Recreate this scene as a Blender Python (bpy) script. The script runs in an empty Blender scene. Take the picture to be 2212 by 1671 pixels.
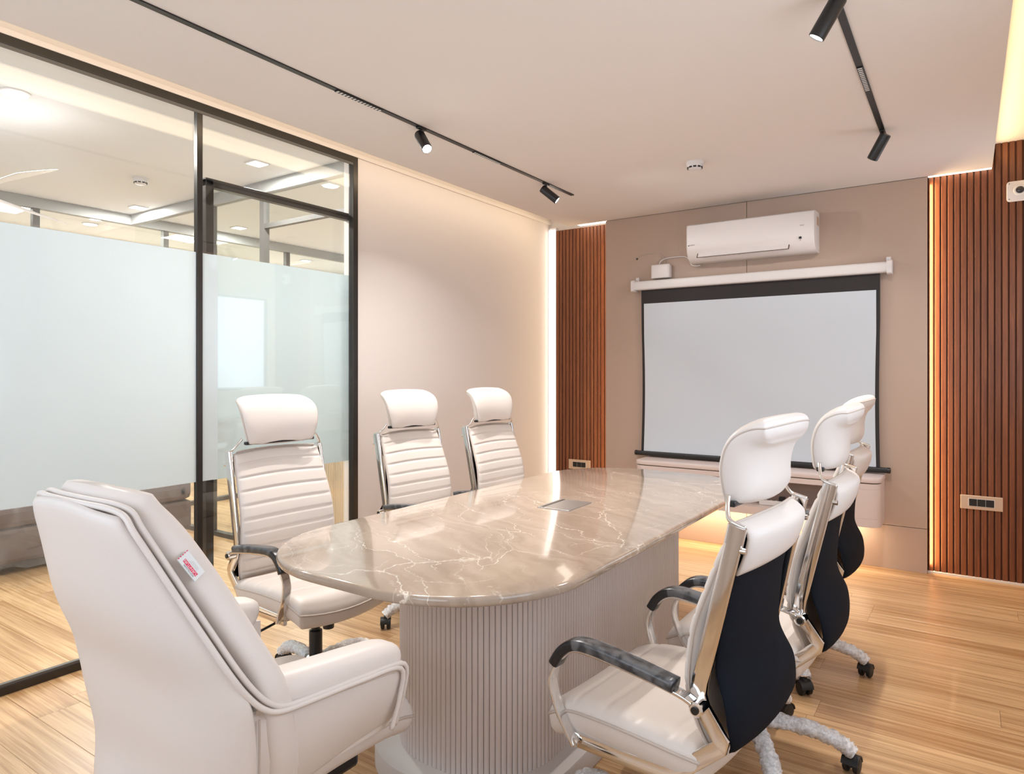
import bpy, bmesh, math, random
from mathutils import Vector, Matrix
random.seed(7)
PI = math.pi
scn = bpy.context.scene
COL = scn.collection

# ------------------------------------------------------------------ camera
cam_d = bpy.data.cameras.new('camera')
cam = bpy.data.objects.new('camera', cam_d)
COL.objects.link(cam)
cam.location = (0, 0, 1.32)
cam.rotation_euler = (PI/2, 0, math.radians(34.1))
cam_d.sensor_width = 36.0
cam_d.lens = 36.0*1452/2212
cam_d.shift_y = -33.5/2212
cam_d.clip_start = 0.02
scn.camera = cam

# ------------------------------------------------------------------ view + world
scn.view_settings.view_transform = 'Standard'
scn.view_settings.look = 'None'
scn.view_settings.gamma = 1.0
scn.view_settings.use_curve_mapping = False
scn.view_settings.exposure = 0.37
scn.cycles.transparent_max_bounces = 32
w = bpy.data.worlds.new('world'); scn.world = w
w.use_nodes = True
bg = w.node_tree.nodes['Background']
bg.inputs[0].default_value = (0.72, 0.85, 1.0, 1)
bg.inputs[1].default_value = 1.0

def area(name, loc, direction, sx, sy, power, col, spread=PI):
    d = bpy.data.lights.new(name, 'AREA'); d.shape = 'RECTANGLE'
    d.size, d.size_y, d.energy, d.color, d.spread = sx, sy, power, col, spread
    o = bpy.data.objects.new(name, d); COL.objects.link(o)
    o.location = loc
    o.rotation_euler = Vector(direction).to_track_quat('-Z', 'Y').to_euler()
    return o
DAY = (0.80, 0.89, 1.0); WARM = (1.0, 0.72, 0.40); WARM2 = (1.0, 0.80, 0.56); WHITE = (1.0, 0.95, 0.90)
# daylight in the right wall's windows, plus an added source behind the camera
area('window_daylight', (0.56, 1.55, 1.62), (-1, 0, 0), 1.7, 1.25, 11, DAY)
area('window_daylight', (0.56, 4.72, 1.66), (-1, 0, 0), 0.75, 1.05, 4, DAY)
area('window_daylight', (-1.5, -1.06, 1.55), (0, 1, 0), 2.8, 1.5, 21, DAY)  # added soft fill, set in an invented window behind the camera
area('hall_daylight', (-5.4, -0.98, 1.5), (0, 1, 0), 3.2, 2.0, 38, DAY)  # cool fill added to brighten the hall; no window in this wall
area('hall_daylight', (-5.4, 7.08, 1.5), (0, -1, 0), 3.2, 2.0, 38, DAY)  # second added fill, for the dark far end of the hall
# strip lights in the ceiling coves
area('cove_strip', (-2.93, 2.1, 2.665), (-1, 0, -0.25), 6.1, 0.085, 6.5, WARM2)
area('cove_strip', (0.155, 2.1, 2.665), (1, 0, 0.3), 6.1, 0.085, 8, WARM)
# vertical strips behind the edges of the middle wall panel
area('panel_strip', (-0.200, 5.18, 1.30), (1, 0.25, 0), 0.02, 2.5, 7, WARM).rotation_euler = (PI/2, 0, -PI/2+0.3)
area('panel_strip', (-2.545, 5.30, 1.30), (-1, 0.25, 0), 0.02, 2.5, 5, WARM).rotation_euler = (PI/2, 0, PI/2-0.3)
# strip under the floating console
area('console_strip', (-1.30, 5.05, 0.300), (0, 0.15, -1), 1.5, 0.03, 6, WARM2)

# ------------------------------------------------------------------ helpers
def link(o, parent=None, loc=None, rot=None):
    COL.objects.link(o)
    if parent is not None: o.parent = parent
    if loc is not None: o.location = loc
    if rot is not None: o.rotation_euler = rot
    return o
def obj(name, bm, mat, parent=None, loc=None, rot=None, smooth=False):
    me = bpy.data.meshes.new(name)
    bmesh.ops.recalc_face_normals(bm, faces=bm.faces[:])
    bm.to_mesh(me); bm.free()
    for m in (mat if isinstance(mat, (list, tuple)) else [mat]): me.materials.append(m)
    if smooth:
        for p in me.polygons: p.use_smooth = True
        if smooth != 'all': me.set_sharp_from_angle(angle=math.radians(40))
    return link(bpy.data.objects.new(name, me), parent, loc, rot)
def twin(o, parent=None, loc=None, rot=None, name=None):
    c = o.copy()
    if name: c.name = name
    COL.objects.link(c)
    c.parent = parent if parent is not None else o.parent
    if loc is not None: c.location = loc
    if rot is not None: c.rotation_euler = rot
    return c
def tree(o, parent=None):
    c = o.copy(); COL.objects.link(c); c.parent = parent
    for ch in list(o.children): tree(ch, c)
    return c
def tag(o, label, cat, group=None):
    o['label'] = label; o['category'] = cat
    if group: o['group'] = group
    return o
def thing(name, label, cat, loc=(0, 0, 0), rz=0, group=None):
    o = bpy.data.objects.new(name, None); o.empty_display_size = 0.05
    link(o, None, loc, (0, 0, rz))
    return tag(o, label, cat, group)
def struct(o, kind='structure'):
    o['kind'] = kind; return o
def empty_struct(name, loc=(0, 0, 0)):
    o = bpy.data.objects.new(name, None); o.empty_display_size = 0.05
    link(o, None, loc); o['kind'] = 'structure'; return o

def box(bm, x0, x1, y0, y1, z0, z1, bev=0.0, seg=2):
    r = bmesh.ops.create_cube(bm, size=1.0)
    vs = r['verts']
    for v in vs:
        v.co = Vector((x0+(v.co.x+.5)*(x1-x0), y0+(v.co.y+.5)*(y1-y0), z0+(v.co.z+.5)*(z1-z0)))
    if bev > 0:
        es = list({e for v in vs for e in v.link_edges})
        bmesh.ops.bevel(bm, geom=es, offset=bev, segments=seg, profile=.5, affect='EDGES')
    return bm
def B(*a, **k):
    return box(bmesh.new(), *a, **k)
def loops(bm, rings, close_u=True, cap0=True, cap1=True, mat=0):
    vr = [[bm.verts.new(p) for p in r] for r in rings]
    n = len(vr[0])
    for i in range(len(vr)-1):
        for j in range(n if close_u else n-1):
            f = bm.faces.new((vr[i][j], vr[i][(j+1) % n], vr[i+1][(j+1) % n], vr[i+1][j])); f.material_index = mat
    if cap0: bm.faces.new(list(reversed(vr[0])))
    if cap1: bm.faces.new(vr[-1])
    return vr
def lathe(bm, prof, n=24, axis='z', center=(0, 0, 0), cap=True):
    rings = []
    for r, h in prof:
        ring = []
        for k in range(n):
            a = 2*PI*k/n; c, s = r*math.cos(a), r*math.sin(a)
            p = {'z': (c, s, h), 'y': (c, h, s), 'x': (h, c, s)}[axis]
            ring.append(Vector(p)+Vector(center))
        rings.append(ring)
    loops(bm, rings, True, cap, cap)
    return bm
def catmull(pts, n=6):
    P = [Vector(p) for p in pts]; out = []
    for i in range(len(P)-1):
        p0, p1, p2, p3 = P[max(i-1, 0)], P[i], P[i+1], P[min(i+2, len(P)-1)]
        for k in range(n):
            t = k/n
            out.append(.5*((2*p1)+(p2-p0)*t+(2*p0-5*p1+4*p2-p3)*t*t+(3*p1-p0-3*p2+p3)*t**3))
    out.append(P[-1]); return out
def sweep(bm, pts, prof, side=None, closed=False, scale=None):
    """prof: list of (s, n) ; side: fixed lateral vector or None for transported frames"""
    P = [Vector(p) for p in pts]; n = len(P); rings = []; prev = None
    for i in range(n):
        if closed: t = P[(i+1) % n]-P[i-1]
        else: t = P[min(i+1, n-1)]-P[max(i-1, 0)]
        t.normalize()
        if side is not None: s = Vector(side)
        else:
            s = prev if prev is not None else (Vector((0, 0, 1)) if abs(t.z) < .9 else Vector((1, 0, 0)))
        s = (s-t*s.dot(t)).normalized(); prev = s
        m = t.cross(s); k = 1 if scale is None else scale(i/(n-1))
        rings.append([P[i]+s*a*k+m*b*k for a, b in prof])
    if closed: rings.append(rings[0])
    if closed:
        vr = [[bm.verts.new(p) for p in r] for r in rings[:-1]]
        q = len(prof)
        for i in range(n):
            for j in range(q):
                bm.faces.new((vr[i][j], vr[i][(j+1) % q], vr[(i+1) % n][(j+1) % q], vr[(i+1) % n][j]))
    else: loops(bm, rings)
    return bm
def circ(r, n=8): return [(r*math.cos(2*PI*k/n), r*math.sin(2*PI*k/n)) for k in range(n)]
def rrect(hx, hy, r, n=3):
    out = []
    for cx, cy, a0 in ((hx-r, hy-r, 0), (-hx+r, hy-r, 90), (-hx+r, -hy+r, 180), (hx-r, -hy+r, 270)):
        for k in range(n+1):
            a = math.radians(a0+90*k/n); out.append((cx+r*math.cos(a), cy+r*math.sin(a)))
    return out
def slab(bm, outline, z0, z1, er=0.0, seg=3):
    """extruded outline (list of xy, ccw, convex) with rounded edges er"""
    n = len(outline)
    def inset(d):
        out = []
        for i in range(n):
            p, q, r = Vector(outline[i-1]), Vector(outline[i]), Vector(outline[(i+1) % n])
            t = (r-p).normalized(); out.append((q.x-t.y*d, q.y+t.x*d))
        return out
    rings = []
    if er > 0:
        for k in range(seg+1):
            a = PI/2*k/seg; d = er*(1-math.sin(a)); z = z0+er*(1-math.cos(a))
            rings.append([(x, y, z) for x, y in inset(d)])
        for k in range(seg+1):
            a = PI/2*k/seg; d = er*(1-math.cos(a)); z = z1-er*(1-math.sin(a))
            rings.append([(x, y, z) for x, y in inset(d)])
    else: rings = [[(x, y, z) for x, y in outline] for z in (z0, z1)]
    loops(bm, rings); return bm
def pillow(bm, na, nb, mapf, front, back, k=.3, pw=6):
    """closed cushion over a,b in [-1,1]; mapf(a,b,t) -> 3D; front/back give thickness"""
    def sp(i, n): return math.sin(PI/2*(2*i/n-1))**1 if n < 40 else (2*i/n-1)
    A = [math.sin(PI/2*(2*i/na-1)) for i in range(na+1)]
    Bv = []
    for j in range(nb+1):
        x = 2*j/nb-1; Bv.append(.72*x+.28*math.sin(PI/2*x) if nb >= 30 else math.sin(PI/2*x))
    F = {}; K = {}
    for i, a in enumerate(A):
        for j, b in enumerate(Bv):
            e = max(0, 1-max(abs(a), abs(b))**pw)**.5
            a2 = a*math.sqrt(max(0, 1-k*b*b/2)) if k else a
            b2 = b*math.sqrt(max(0, 1-k*a*a/2)) if k else b
            edge = i in (0, na) or j in (0, nb)
            v = bm.verts.new(mapf(a2, b2, e*front(a, b))); F[i, j] = v
            K[i, j] = v if edge else bm.verts.new(mapf(a2, b2, -e*back(a, b)))
    for i in range(na):
        for j in range(nb):
            bm.faces.new((F[i, j], F[i+1, j], F[i+1, j+1], F[i, j+1]))
            q = (K[i, j], K[i, j+1], K[i+1, j+1], K[i+1, j])
            try: bm.faces.new(q)
            except ValueError: pass
    rim = [F[i, 0].co.copy() for i in range(na)]+[F[na, j].co.copy() for j in range(nb)] + \
          [F[i, nb].co.copy() for i in range(na, 0, -1)]+[F[0, j].co.copy() for j in range(nb, 0, -1)]
    return rim
def spline(tab, x):
    if x <= tab[0][0]: return tab[0][1]
    if x >= tab[-1][0]: return tab[-1][1]
    n = len(tab); d = [(tab[i+1][1]-tab[i][1])/(tab[i+1][0]-tab[i][0]) for i in range(n-1)]
    m = [d[0]]+[(0 if d[i-1]*d[i] <= 0 else 2*d[i-1]*d[i]/(d[i-1]+d[i])) for i in range(1, n-1)]+[d[-1]]
    for i in range(n-1):
        if x <= tab[i+1][0]:
            h = tab[i+1][0]-tab[i][0]; t = (x-tab[i][0])/h
            return (2*t**3-3*t*t+1)*tab[i][1]+(t**3-2*t*t+t)*h*m[i]+(3*t*t-2*t**3)*tab[i+1][1]+(t**3-t*t)*h*m[i+1]
def interp(tab, x):
    return spline(tab, x)
def interp_old(tab, x):
    if x <= tab[0][0]: return tab[0][1]
    for (x0, y0), (x1, y1) in zip(tab, tab[1:]):
        if x <= x1:
            t = (x-x0)/(x1-x0); t = t*t*(3-2*t)*.5+t*.5
            return y0+(y1-y0)*t
    return tab[-1][1]
def text_bm(s, size, depth=0.0006):
    cu = bpy.data.curves.new('t', 'FONT'); cu.body = s; cu.size = size; cu.extrude = depth/2; cu.align_x = 'CENTER'; cu.align_y = 'CENTER'
    o = bpy.data.objects.new('t', cu); COL.objects.link(o)
    dg = bpy.context.evaluated_depsgraph_get(); me = bpy.data.meshes.new_from_object(o.evaluated_get(dg))
    bm = bmesh.new(); bm.from_mesh(me)
    bpy.data.objects.remove(o); bpy.data.curves.remove(cu); bpy.data.meshes.remove(me)
    return bm

# ------------------------------------------------------------------ materials
class NT:
    def __init__(s, name):
        s.m = bpy.data.materials.new(name); s.m.use_nodes = True
        s.t = s.m.node_tree; s.b = s.t.nodes['Principled BSDF']; s.out = s.t.nodes['Material Output']
    def n(s, typ, **kw):
        x = s.t.nodes.new(typ)
        for k, v in kw.items():
            if k in x.inputs.keys() if isinstance(k, str) else False: x.inputs[k].default_value = v
            else: setattr(x, k, v)
        return x
    def l(s, a, b): s.t.links.new(a, b)
def P(name, col, rough=.5, metal=0.0, spec=.5, coat=0.0, bump=0.0, bscale=200.0, var=0.0, vscale=3.0):
    q = NT(name); b = q.b
    b.inputs['Base Color'].default_value = (*col, 1); b.inputs['Roughness'].default_value = rough
    b.inputs['Metallic'].default_value = metal; b.inputs['Specular IOR Level'].default_value = spec
    b.inputs['Coat Weight'].default_value = coat; b.inputs['Coat Roughness'].default_value = .08
    tc = q.n('ShaderNodeTexCoord')
    if bump:
        nz = q.n('ShaderNodeTexNoise'); nz.inputs['Scale'].default_value = bscale; nz.inputs['Detail'].default_value = 3
        bp = q.n('ShaderNodeBump'); bp.inputs['Strength'].default_value = bump; bp.inputs['Distance'].default_value = .002
        q.l(tc.outputs['Object'], nz.inputs['Vector']); q.l(nz.outputs['Fac'], bp.inputs['Height']); q.l(bp.outputs[0], b.inputs['Normal'])
    if var:
        nz = q.n('ShaderNodeTexNoise'); nz.inputs['Scale'].default_value = vscale; nz.inputs['Detail'].default_value = 4
        hs = q.n('ShaderNodeMix'); hs.data_type = 'RGBA'
        hs.inputs[6].default_value = (*[c*(1-var) for c in col], 1); hs.inputs[7].default_value = (*[min(1, c*(1+var)) for c in col], 1)
        q.l(tc.outputs['Object'], nz.inputs['Vector']); q.l(nz.outputs['Fac'], hs.inputs[0]); q.l(hs.outputs[2], b.inputs['Base Color'])
    return q.m
def E_(name, col, strength):
    q = NT(name); q.b.inputs['Base Color'].default_value = (*col, 1)
    q.b.inputs['Emission Color'].default_value = (*col, 1); q.b.inputs['Emission Strength'].default_value = strength
    return q.m
def s2l(r, g, b): return tuple(((c/255+.055)/1.055)**2.4 if c > 10 else c/255/12.92 for c in (r, g, b))

def wood(name, ca, cb, axis=0, scale=1.0, rough=.35, rand=.25, coat=0.0, gl=14.0, fine=2.2, lng=.12):
    q = NT(name); b = q.b
    tc = q.n('ShaderNodeTexCoord'); oi = q.n('ShaderNodeObjectInfo'); mp = q.n('ShaderNodeMapping')
    add = q.n('ShaderNodeVectorMath'); add.operation = 'MULTIPLY_ADD'
    comb = q.n('ShaderNodeCombineXYZ')
    for k in range(3): q.l(oi.outputs['Random'], comb.inputs[k])
    q.l(comb.outputs[0], add.inputs[0]); add.inputs[1].default_value = (37, 91, 53); q.l(tc.outputs['Object'], add.inputs[2])
    sc = [gl*fine]*3; sc[axis] = gl*lng
    mp.inputs['Scale'].default_value = [x*scale for x in sc]; q.l(add.outputs[0], mp.inputs['Vector'])
    n1 = q.n('ShaderNodeTexNoise'); n1.inputs['Scale'].default_value = 1.0; n1.inputs['Detail'].default_value = 6; n1.inputs['Roughness'].default_value = .62; n1.inputs['Distortion'].default_value = .9
    q.l(mp.outputs[0], n1.inputs['Vector'])
    n2 = q.n('ShaderNodeTexNoise'); n2.inputs['Scale'].default_value = 4.5; n2.inputs['Detail'].default_value = 3
    q.l(mp.outputs[0], n2.inputs['Vector'])
    mm = q.n('ShaderNodeMath'); mm.operation = 'MULTIPLY_ADD'; q.l(n2.outputs['Fac'], mm.inputs[0]); mm.inputs[1].default_value = .35
    m3 = q.n('ShaderNodeMath'); m3.operation = 'MULTIPLY_ADD'; q.l(oi.outputs['Random'], m3.inputs[0]); m3.inputs[1].default_value = rand; m3.inputs[2].default_value = -.175-rand/2
    q.l(m3.outputs[0], mm.inputs[2])
    m4 = q.n('ShaderNodeMath'); m4.operation = 'ADD'; q.l(n1.outputs['Fac'], m4.inputs[0]); q.l(mm.outputs[0], m4.inputs[1])
    cr = q.n('ShaderNodeValToRGB'); cr.color_ramp.elements[0].position = .33; cr.color_ramp.elements[1].position = .66
    cr.color_ramp.elements[0].color = (*ca, 1); cr.color_ramp.elements[1].color = (*cb, 1)
    q.l(m4.outputs[0], cr.inputs[0]); q.l(cr.outputs[0], b.inputs['Base Color'])
    b.inputs['Roughness'].default_value = rough; b.inputs['Coat Weight'].default_value = coat; b.inputs['Coat Roughness'].default_value = .12
    return q.m

M = {}
M['ceiling'] = P('ceiling_paint', (.77, .715, .675), .9, spec=.2)
M['cove'] = P('cove_paint', (.80, .76, .68), .9, spec=.2)
M['cream'] = P('cream_wall_paint', (.72, .665, .635), .75, spec=.25)
M['taupe'] = P('taupe_wall_panel', (.48, .36, .29), .55, spec=.3, var=.03, vscale=1.5)
M['joint'] = P('panel_joint', (.10, .07, .05), .8)
M['hallwall'] = P('hall_wall_paint', (.80, .74, .64), .9)
M['slat'] = wood('slat_wood', (.125, .036, .013), (.215, .066, .023), 2, 1.0, .42, .25, gl=16)
M['slatback'] = P('slat_backing', (.085, .028, .012), .6)
M['floor'] = wood('oak_floor', (.37, .195, .082), (.67, .44, .235), 0, 1.0, .30, .14, gl=11, fine=3.6, lng=.085)
M['floorbase'] = P('floor_base', (.30, .19, .10), .8)
M['frame'] = P('bronze_metal_frame', (.055, .05, .046), .32, .7, var=.15, vscale=8)
M['hframe'] = P('grey_metal_frame', (.095, .09, .085), .5)
M['hbeam'] = P('light_grey_beam', (.36, .36, .35), .7)
M['hceil'] = P('hall_ceiling_paint', (.76, .765, .77), .9, spec=.2)
M['black'] = P('black_metal', (.012, .011, .011), .35)
M['blackpl'] = P('black_plastic', (.014, .014, .016), .28)
M['white'] = P('white_plastic', (.72, .685, .68), .35)
M['whitemetal'] = P('white_metal', (.72, .70, .695), .4)
M['screen'] = P('screen_fabric', (.575, .625, .685), .8, spec=.2)
M['blackfab'] = P('black_screen_fabric', (.018, .014, .015), .7)
M['leather'] = P('white_leather', (.73, .665, .615), .40, spec=.45, bump=.10, bscale=420)
M['leather2'] = P('soft_white_leather', (.75, .69, .65), .42, spec=.4, bump=.08, bscale=300)
M['piping'] = P('cream_piping', (.56, .48, .42), .5)
M['meshfab'] = P('black_mesh_fabric', (.006, .008, .013), .8, spec=.12, bump=.5, bscale=900)
M['chrome'] = P('chrome', (.80, .78, .76), .09, 1.0, bump=.03, bscale=30)
M['rubber'] = P('black_rubber', (.012, .012, .012), .5)
M['console'] = P('console_laminate', (.64, .545, .515), .45)
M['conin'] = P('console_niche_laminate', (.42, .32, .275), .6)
M['flute'] = P('fluted_panel_paint', (.70, .63, .605), .5)
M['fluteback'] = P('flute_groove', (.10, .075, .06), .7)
M['plinth'] = P('plinth_laminate', (.62, .58, .56), .5)
M['plate'] = P('switch_plate_metal', (.66, .50, .38), .35, .5)
M['ledwhite'] = E_('white_led_diffuser', (1.0, .955, .92), 1.5)
M['grille'] = P('grille_reflector', (.75, .73, .70), .3)
M['ledwarm'] = E_('warm_led_diffuser', (1.0, .93, .82), 2.2)
M['lens'] = E_('lamp_lens', (1.0, .97, .93), 9.0)
M['lensbright'] = E_('bright_lamp_lens', (1.0, .97, .95), 60.0)
M['downlens'] = E_('downlight_lens', (1.0, .98, .96), 7.0)
M['tagcloth'] = P('woven_tag', (.80, .84, .86), .8)
M['tagred'] = P('red_print', (.80, .03, .12), .7)
M['tagwhite'] = P('white_print', (.9, .8, .82), .7)
M['greyprint'] = P('grey_print', (.25, .24, .25), .7)
M['greyfaint'] = P('faint_grey_print', (.58, .60, .63), .8)
M['beigefl'] = P('beige_fluted_counter', (.68, .56, .42), .6)
M['sofa'] = P('brown_sofa_fabric', (.16, .115, .10), .6, var=.2, vscale=6)

def marble():
    q = NT('taupe_marble'); b = q.b
    tc = q.n('ShaderNodeTexCoord'); mp = q.n('ShaderNodeMapping'); mp.inputs['Rotation'].default_value = (0, 0, .5)
    q.l(tc.outputs['Object'], mp.inputs['Vector'])
    nz = q.n('ShaderNodeTexNoise'); nz.inputs['Scale'].default_value = 2.2; nz.inputs['Detail'].default_value = 6; nz.inputs['Roughness'].default_value = .6
    q.l(mp.outputs[0], nz.inputs['Vector'])
    mx = q.n('ShaderNodeVectorMath'); mx.operation = 'MULTIPLY_ADD'; q.l(nz.outputs['Color'], mx.inputs[0]); mx.inputs[1].default_value = (.35, .35, .35); q.l(mp.outputs[0], mx.inputs[2])
    base = q.n('ShaderNodeValToRGB'); base.color_ramp.elements[0].position = .3; base.color_ramp.elements[1].position = .75
    base.color_ramp.elements[0].color = (.345, .268, .208, 1); base.color_ramp.elements[1].color = (.48, .39, .315, 1)
    st = q.n('ShaderNodeMapping'); st.inputs['Scale'].default_value = (2.0, 14.0, 1); st.inputs['Rotation'].default_value = (0, 0, -.35)
    q.l(mx.outputs[0], st.inputs['Vector'])
    n2 = q.n('ShaderNodeTexNoise'); n2.inputs['Scale'].default_value = 1.2; n2.inputs['Detail'].default_value = 5; q.l(st.outputs[0], n2.inputs['Vector']); q.l(n2.outputs['Fac'], base.inputs[0])
    col = base.outputs[0]
    for sc, wd, amt, sx in ((1.15, .0055, .95, 2.8), (2.2, .0065, .75, 1.9), (5.0, .012, .40, 1.3)):
        m2 = q.n('ShaderNodeMapping'); m2.inputs['Scale'].default_value = (1, sx, 1); m2.inputs['Location'].default_value = (sc*.37, sc*.11, 0); q.l(mx.outputs[0], m2.inputs['Vector'])
        vo = q.n('ShaderNodeTexVoronoi'); vo.feature = 'DISTANCE_TO_EDGE'; vo.inputs['Scale'].default_value = sc; q.l(m2.outputs[0], vo.inputs['Vector'])
        r = q.n('ShaderNodeValToRGB'); r.color_ramp.elements[0].position = 0; r.color_ramp.elements[0].color = (1, 1, 1, 1); r.color_ramp.elements[1].position = wd; r.color_ramp.elements[1].color = (0, 0, 0, 1)
        q.l(vo.outputs['Distance'], r.inputs[0])
        mk = q.n('ShaderNodeTexNoise'); mk.inputs['Scale'].default_value = sc*1.3; mk.inputs['Detail'].default_value = 2; q.l(mp.outputs[0], mk.inputs['Vector'])
        mr = q.n('ShaderNodeMapRange'); mr.inputs['From Min'].default_value = .47; mr.inputs['From Max'].default_value = .60; mr.inputs['To Max'].default_value = amt; q.l(mk.outputs['Fac'], mr.inputs['Value'])
        ml = q.n('ShaderNodeMath'); ml.operation = 'MULTIPLY'; q.l(r.outputs[0], ml.inputs[0]); q.l(mr.outputs[0], ml.inputs[1])
        mix = q.n('ShaderNodeMix'); mix.data_type = 'RGBA'; q.l(ml.outputs[0], mix.inputs[0]); q.l(col, mix.inputs[6]); mix.inputs[7].default_value = (.92, .85, .76, 1)
        col = mix.outputs[2]
    q.l(col, b.inputs['Base Color']); b.inputs['Roughness'].default_value = .10; b.inputs['Specular IOR Level'].default_value = .5
    b.inputs['Coat Weight'].default_value = .5; b.inputs['Coat Roughness'].default_value = .03
    return q.m
M['marble'] = marble()
def schlick(q, f0):
    lw = q.n('ShaderNodeLayerWeight'); lw.inputs[0].default_value = .5
    pw = q.n('ShaderNodeMath'); pw.operation = 'POWER'; pw.inputs[1].default_value = 5; q.l(lw.outputs['Facing'], pw.inputs[0])
    ma = q.n('ShaderNodeMath'); ma.operation = 'MULTIPLY_ADD'; ma.inputs[1].default_value = .95-f0; ma.inputs[2].default_value = f0; q.l(pw.outputs[0], ma.inputs[0])
    return ma.outputs[0]
def glass(name, tint=(1, 1, 1), f0=.05):
    q = NT(name); q.t.nodes.remove(q.b)
    tr = q.n('ShaderNodeBsdfTransparent'); tr.inputs[0].default_value = (*tint, 1)
    gl = q.n('ShaderNodeBsdfGlossy'); gl.inputs['Roughness'].default_value = .0; gl.inputs[0].default_value = (1, 1, 1, 1)
    mx = q.n('ShaderNodeMixShader'); q.l(schlick(q, .04), mx.inputs[0]); q.l(tr.outputs[0], mx.inputs[1]); q.l(gl.outputs[0], mx.inputs[2]); q.l(mx.outputs[0], q.out.inputs['Surface'])
    return q.m
M['glass'] = glass('clear_glass', (.97, .985, .98))
def film():
    q = NT('frosted_film'); q.t.nodes.remove(q.b)
    tl = q.n('ShaderNodeBsdfTranslucent'); tl.inputs[0].default_value = (.74, .80, .83, 1)
    df = q.n('ShaderNodeBsdfDiffuse'); df.inputs[0].default_value = (.79, .85, .88, 1)
    m1 = q.n('ShaderNodeMixShader'); m1.inputs[0].default_value = .55; q.l(tl.outputs[0], m1.inputs[1]); q.l(df.outputs[0], m1.inputs[2])
    tr = q.n('ShaderNodeBsdfTransparent'); tr.inputs[0].default_value = (.95, 1, 1, 1)
    m2 = q.n('ShaderNodeMixShader'); m2.inputs[0].default_value = .10; q.l(m1.outputs[0], m2.inputs[1]); q.l(tr.outputs[0], m2.inputs[2])
    gl = q.n('ShaderNodeBsdfGlossy'); gl.inputs['Roughness'].default_value = .12
    m3 = q.n('ShaderNodeMixShader'); q.l(schlick(q, .03), m3.inputs[0]); q.l(m2.outputs[0], m3.inputs[1]); q.l(gl.outputs[0], m3.inputs[2]); q.l(m3.outputs[0], q.out.inputs['Surface'])
    return q.m
M['film'] = film()
def plastic_wrap(name, trans, col=(.86, .87, .90), bs=90, bstr=.6, lo=.15, hi=.12):
    q = NT(name); b = q.b
    b.inputs['Base Color'].default_value = (*col, 1); b.inputs['Roughness'].default_value = .18
    tc = q.n('ShaderNodeTexCoord'); nz = q.n('ShaderNodeTexNoise'); nz.inputs['Scale'].default_value = bs; nz.inputs['Detail'].default_value = 2
    bp = q.n('ShaderNodeBump'); bp.inputs['Strength'].default_value = bstr; bp.inputs['Distance'].default_value = .004
    q.l(tc.outputs['Object'], nz.inputs['Vector']); q.l(nz.outputs['Fac'], bp.inputs['Height']); q.l(bp.outputs[0], b.inputs['Normal'])
    tr = q.n('ShaderNodeBsdfTransparent'); mx = q.n('ShaderNodeMixShader')
    mr = q.n('ShaderNodeMapRange'); mr.inputs['From Min'].default_value = .4; mr.inputs['From Max'].default_value = .6
    mr.inputs['To Min'].default_value = trans-lo; mr.inputs['To Max'].default_value = min(.98, trans+hi); q.l(nz.outputs['Fac'], mr.inputs['Value'])
    q.l(mr.outputs[0], mx.inputs[0])
    q.l(b.outputs[0], mx.inputs[1]); q.l(tr.outputs[0], mx.inputs[2]); q.l(mx.outputs[0], q.out.inputs['Surface'])
    return q.m
M['bubble'] = plastic_wrap('bubble_wrap', .26, (.93, .93, .95), bs=110, bstr=.9)
M['film2'] = plastic_wrap('cling_film', .93, bs=45, bstr=.4, lo=.06, hi=.04)
M['sheet'] = plastic_wrap('plastic_sheet', .80, (.55, .55, .58), bs=7, bstr=.6, lo=.06, hi=.10)

# ------------------------------------------------------------------ the setting
ZC, ZU = 2.59, 2.75            # dropped ceiling, raised cove ceiling
XL, XR, YF, YP, YB = -3.26, 0.50, -1.0, 5.15, 5.46
struct(obj('ceiling', B(-2.89, .13, YF, YP-.006, ZC, ZC+.10), M['ceiling']))
struct(obj('ceiling_cove', B(XL-.15, XR+.1, YF-.1, YB+.1, ZU, ZU+.08), M['cove']))
fl = struct(obj('floor', B(-7.8, XR+.1, YF-.1, 7.3, -.06, -.012), M['floorbase']))
PW, PL = .152, 1.22
pl = None; row = 0; y = YF-.02
while y < 7.1:
    x = -7.7-random.random()*.9
    while x < XR:
        if y < 5.5 or x < -3.3:
            if pl is None:
                bm = bmesh.new()
                slab(bm, [(0, 0), (PL-.0008, 0), (PL-.0008, PW-.0008), (0, PW-.0008)], -.012, 0, .0010, 1)
                pl = obj('floor_plank', bm, M['floor'], fl, (x, y, 0))
            else: twin(pl, fl, (x, y, 0))
        x += PL
    y += PW

# left wall beyond the glass partition
wl = struct(obj('wall_left', B(XL-.12, XL, 3.03, YB, 0, ZU), M['cream']))
obj('top_ledge', B(XL, XL+.015, YF, YB, 2.695, 2.722, .003), M['cream'], wl)
obj('head_bulkhead', B(XL-.12, XL, YF, 3.03, 2.697, ZU), M['cream'], wl)
struct(obj('baseboard_left', B(XL, XL+.012, 3.03, YB, 0, .09, .003), M['cream']))
struct(obj('wall_front', B(XL-.12, -3.0, YF-.12, YF, 0, ZU), M['cream']))
wf = bpy.data.objects['wall_front']
for a in ((-3.0, 0.0, 0, .78), (-3.0, 0.0, 2.32, ZU)): obj('wall_section', B(a[0], a[1], YF-.12, YF, a[2], a[3]), M['cream'], wf)
obj('wall_section', B(0, XR+.1, YF-.12, YF, 0, ZU), M['cream'], wf)
wr = struct(obj('wall_right', B(XR, XR+.1, YF, .68, 0, ZU), M['cream']))
for y0, y1, z0, z1 in ((.68, 2.42, 0, .98), (.68, 2.42, 2.26, ZU), (2.42, 4.33, 0, ZU), (4.33, 5.11, 0, 1.1), (4.33, 5.11, 2.2, ZU), (5.11, YB+.1, 0, ZU)):
    obj('wall_section', B(XR, XR+.1, y0, y1, z0, z1), M['cream'], wr)
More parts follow.
